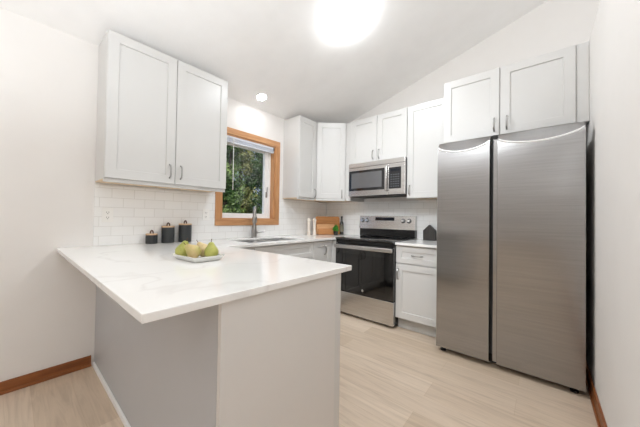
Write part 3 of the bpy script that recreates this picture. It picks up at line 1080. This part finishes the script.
def mill(x, y, label):
    r = thing('pepper_mill', label, 'mill', (x, y, ZC), 'cream mills by the boards')
    MB().lathe([(0, 0.0005), (0.026, 0.0005), (0.027, 0.01), (0.022, 0.045), (0.0175, 0.09), (0.019, 0.14), (0.0235, 0.172), (0.0235, 0.180), (0, 0.180)], (x, y, ZC), 24).build('body', 'mill', r, smooth=True)
    MB().lathe([(0, 0.1802), (0.016, 0.1802), (0.024, 0.190), (0.027, 0.206), (0.022, 0.224), (0.010, 0.234), (0, 0.236)], (x, y, ZC), 24).build('head', 'mill', r, smooth=True)


mill(0.132, -0.548, 'cream pepper mill farthest from the cutting boards, left of its twin')
mill(0.177, -0.482, 'cream pepper mill right beside the cutting boards')

bdir = Vector((0.62, 0.785, 0)).normalized()
bnrm = Vector((bdir.y, -bdir.x, 0))


def board(c, w, h, t, rad, lean, mat, label):
    """board standing on edge: local x along the corner diagonal, z up, leaning back"""
    m = MB()
    pts = []
    for sx, z_, a in ((1, h, 0), (-1, h, 90), (-1, 0, 180), (1, 0, 270)):
        rr_ = rad if z_ > 0 else rad * 0.4
        for k in range(6):
            q = math.radians(a + k * 18)
            pts.append((sx * (w / 2 - rr_) + rr_ * math.cos(q), (z_ - rr_ if z_ > 0 else rr_) + rr_ * math.sin(q)))
    m.prism(pts, -t / 2, t / 2, 0.002, mat=Matrix(((1, 0, 0, 0), (0, 0, -1, 0), (0, 1, 0, 0), (0, 0, 0, 1))))
    o = m.build('cutting_board', mat)
    o.rotation_euler = (Matrix.Rotation(math.atan2(bdir.y, bdir.x), 3, 'Z') @ Matrix.Rotation(-lean, 3, 'X')).to_euler()
    o.location = c
    tag(o, label, 'cutting board', 'cutting boards in the corner')
    return o


bc = Vector((0.225, -0.245, ZC + 0.003))
board(bc, 0.365, 0.262, 0.018, 0.03, 0.10, 'board1', 'largest dark brown cutting board, standing at the back of the corner')
board(bc + bnrm * 0.030 - bdir * 0.035, 0.275, 0.150, 0.022, 0.02, 0.10, 'board2', 'middle pale cutting board standing in front of the largest one')
board(bc + bnrm * 0.064 - bdir * 0.030, 0.255, 0.088, 0.024, 0.015, 0.10, 'board3', 'lowest cutting board standing in front of the other two')

px_, py_ = 0.388, -0.262
r = thing('potted_plant', 'small green herb in a dark pot beside the cutting boards', 'plant', (px_, py_, ZC))
MB().lathe([(0, 0.0005), (0.026, 0.0005), (0.034, 0.05), (0.034, 0.056), (0.030, 0.056), (0.028, 0.048), (0, 0.048)], (px_, py_, ZC), 24).build('pot', 'potmat', r, smooth=True)


def leaves(n, sampler, size, bend=0.25):
    vs_, fs = [], []
    for _ in range(n):
        c, nrm = sampler()
        a = Vector((random.gauss(0, 1), random.gauss(0, 1), random.gauss(0, 1))).normalized()
        b = (nrm + Vector((random.gauss(0, .6), random.gauss(0, .6), random.gauss(0, .6)))).normalized()
        u = (a - b * a.dot(b)).normalized()
        w = b.cross(u)
        s = size * random.uniform(0.6, 1.3)
        i = len(vs_)
        vs_ += [c - u * s, c + w * s * 0.45 + b * s * bend * .3, c + u * s - b * s * bend, c - w * s * 0.45 + b * s * bend * .3]
        fs.append((i, i + 1, i + 2, i + 3))
    me = bpy.data.meshes.new('leaf_mesh')
    me.from_pydata(vs_, [], fs)
    m = MB()
    m.bm.from_mesh(me)
    bpy.data.meshes.remove(me)
    return m


def herb_s():
    d = Vector((random.gauss(0, 1), random.gauss(0, 1), abs(random.gauss(0, 1)))).normalized()
    return Vector((px_, py_, ZC + 0.066)) + Vector((d.x * 0.048, d.y * 0.048, d.z * 0.085)) * random.uniform(0.3, 1), d


leaves(240, herb_s, 0.016).build('foliage', 'herb', r)

bx_, by_ = 0.352, -0.072
r = thing('oil_bottle', 'tall dark glass bottle with a pale label next to the range', 'bottle', (bx_, by_, ZC))
MB().lathe([(0, 0.0005), (0.029, 0.0005), (0.030, 0.006), (0.030, 0.155), (0.026, 0.175), (0.0135, 0.200), (0.0125, 0.245), (0, 0.245)], (bx_, by_, ZC), 28).build('body', 'bottle', r, smooth=True)
MB().lathe([(0, 0.2452), (0.015, 0.2452), (0.015, 0.272), (0, 0.273)], (bx_, by_, ZC), 20).build('cap', 'black', r, smooth=True)
t_ = bmesh.new()
ring = []
for k in range(13):
    a = math.radians(-55 - 75 + k * 12.5 + 20)
    ring.append((t_.verts.new((bx_ + 0.0304 * math.cos(a), by_ + 0.0304 * math.sin(a), ZC + 0.04)), t_.verts.new((bx_ + 0.0304 * math.cos(a), by_ + 0.0304 * math.sin(a), ZC + 0.145))))
for A, B in zip(ring, ring[1:]):
    t_.faces.new((A[0], B[0], B[1], A[1]))
m = MB()
m.bm.free()
m.bm = t_
m.build('label', 'label', r, smooth=True)

hx = 1.623
m = MB().prism([(hx - 0.068, 0), (hx + 0.068, 0), (hx + 0.068, 0.115), (hx, 0.182), (hx - 0.068, 0.115)], -0.03, 0.03, 0.003,
               mat=Matrix(((1, 0, 0, 0), (0, 0, 1, -0.085), (0, 1, 0, ZC + 0.0005), (0, 0, 0, 1))))
o = m.build('wooden_house', 'house')
recenter(o, (hx, -0.085, ZC))
tag(o, 'charcoal wooden house-shaped ornament on the short countertop by the refrigerator', 'ornament')

# ------------------------------------------------------------------ garden outside the window
o = MB().box(-26, -0.2, -14, 22, -0.75, -0.6).build('lawn', 'grass')
struct(o, 'garden ground outside the window', 'ground')


def tree(x, y, h, rad, n, mats, leaf, label):
    r = thing('tree', label, 'tree', (x, y, -0.6), 'trees outside the window')
    pts = [(x, y, -0.6), (x + random.uniform(-.1, .1), y + random.uniform(-.1, .1), h * 0.4), (x + random.uniform(-.3, .3), y + random.uniform(-.3, .3), h * 0.9)]
    MB().tube(pts, [0.16, 0.11, 0.03], 10).build('trunk', 'bark', r, smooth=True)
    blobs = []
    for _ in range(30):
        a, q = random.uniform(0, 2 * PI), rad * 0.55 * math.sqrt(random.random())
        blobs.append((Vector((x + q * math.cos(a), y + q * math.sin(a), random.uniform(-0.2, h))), random.uniform(.35, .55) * rad))

    def smp():
        c, q = random.choice(blobs)
        d = Vector((random.gauss(0, 1), random.gauss(0, 1), random.gauss(0, 1))).normalized()
        return c + d * q * random.uniform(0.55, 1.05), d
    leaves(n, smp, leaf).build('foliage', mats, r)


LG = [leaf_mat('leaf_deep', (30, 54, 34), (78, 108, 56)), leaf_mat('leaf_mid', (48, 80, 36), (118, 142, 70)), leaf_mat('leaf_olive', (92, 100, 54), (148, 148, 86))]
for x, y, h, rad, n, k, lf, lb in (
        (-6.6, 2.1, 4.4, 0.85, 8000, 1, 0.07, 'leafy mid-green tree at the left of the window view'),
        (-6.7, 4.05, 4.2, 0.85, 8000, 0, 0.07, 'dark green tree at the right of the window view'),
        (-6.5, 0.1, 4.4, 0.85, 3000, 0, 0.08, 'dark green tree hidden by the left window casing'),
        (-6.6, 6.0, 4.4, 0.85, 3000, 1, 0.08, 'mid-green tree beyond the right window jamb'),
        (-9.6, 2.4, 6.0, 1.0, 6500, 2, 0.085, 'olive tree in the back row behind the left mid-green tree'),
        (-9.7, 4.7, 6.2, 1.0, 7500, 2, 0.085, 'olive tree in the back row seen through the gap of the front trees'),
        (-9.6, 7.0, 6.0, 1.0, 6500, 1, 0.085, 'mid-green tree in the back row, right of the olive trees'),
        (-13.0, 5.0, 7.0, 1.15, 7000, 1, 0.1, 'farthest mid-green tree, filling the gap at the left'),
        (-13.0, 7.6, 7.0, 1.15, 7000, 0, 0.1, 'farthest dark tree, filling the gap at the right')):
    tree(x, y, h, rad, n, LG[k], lf, lb)
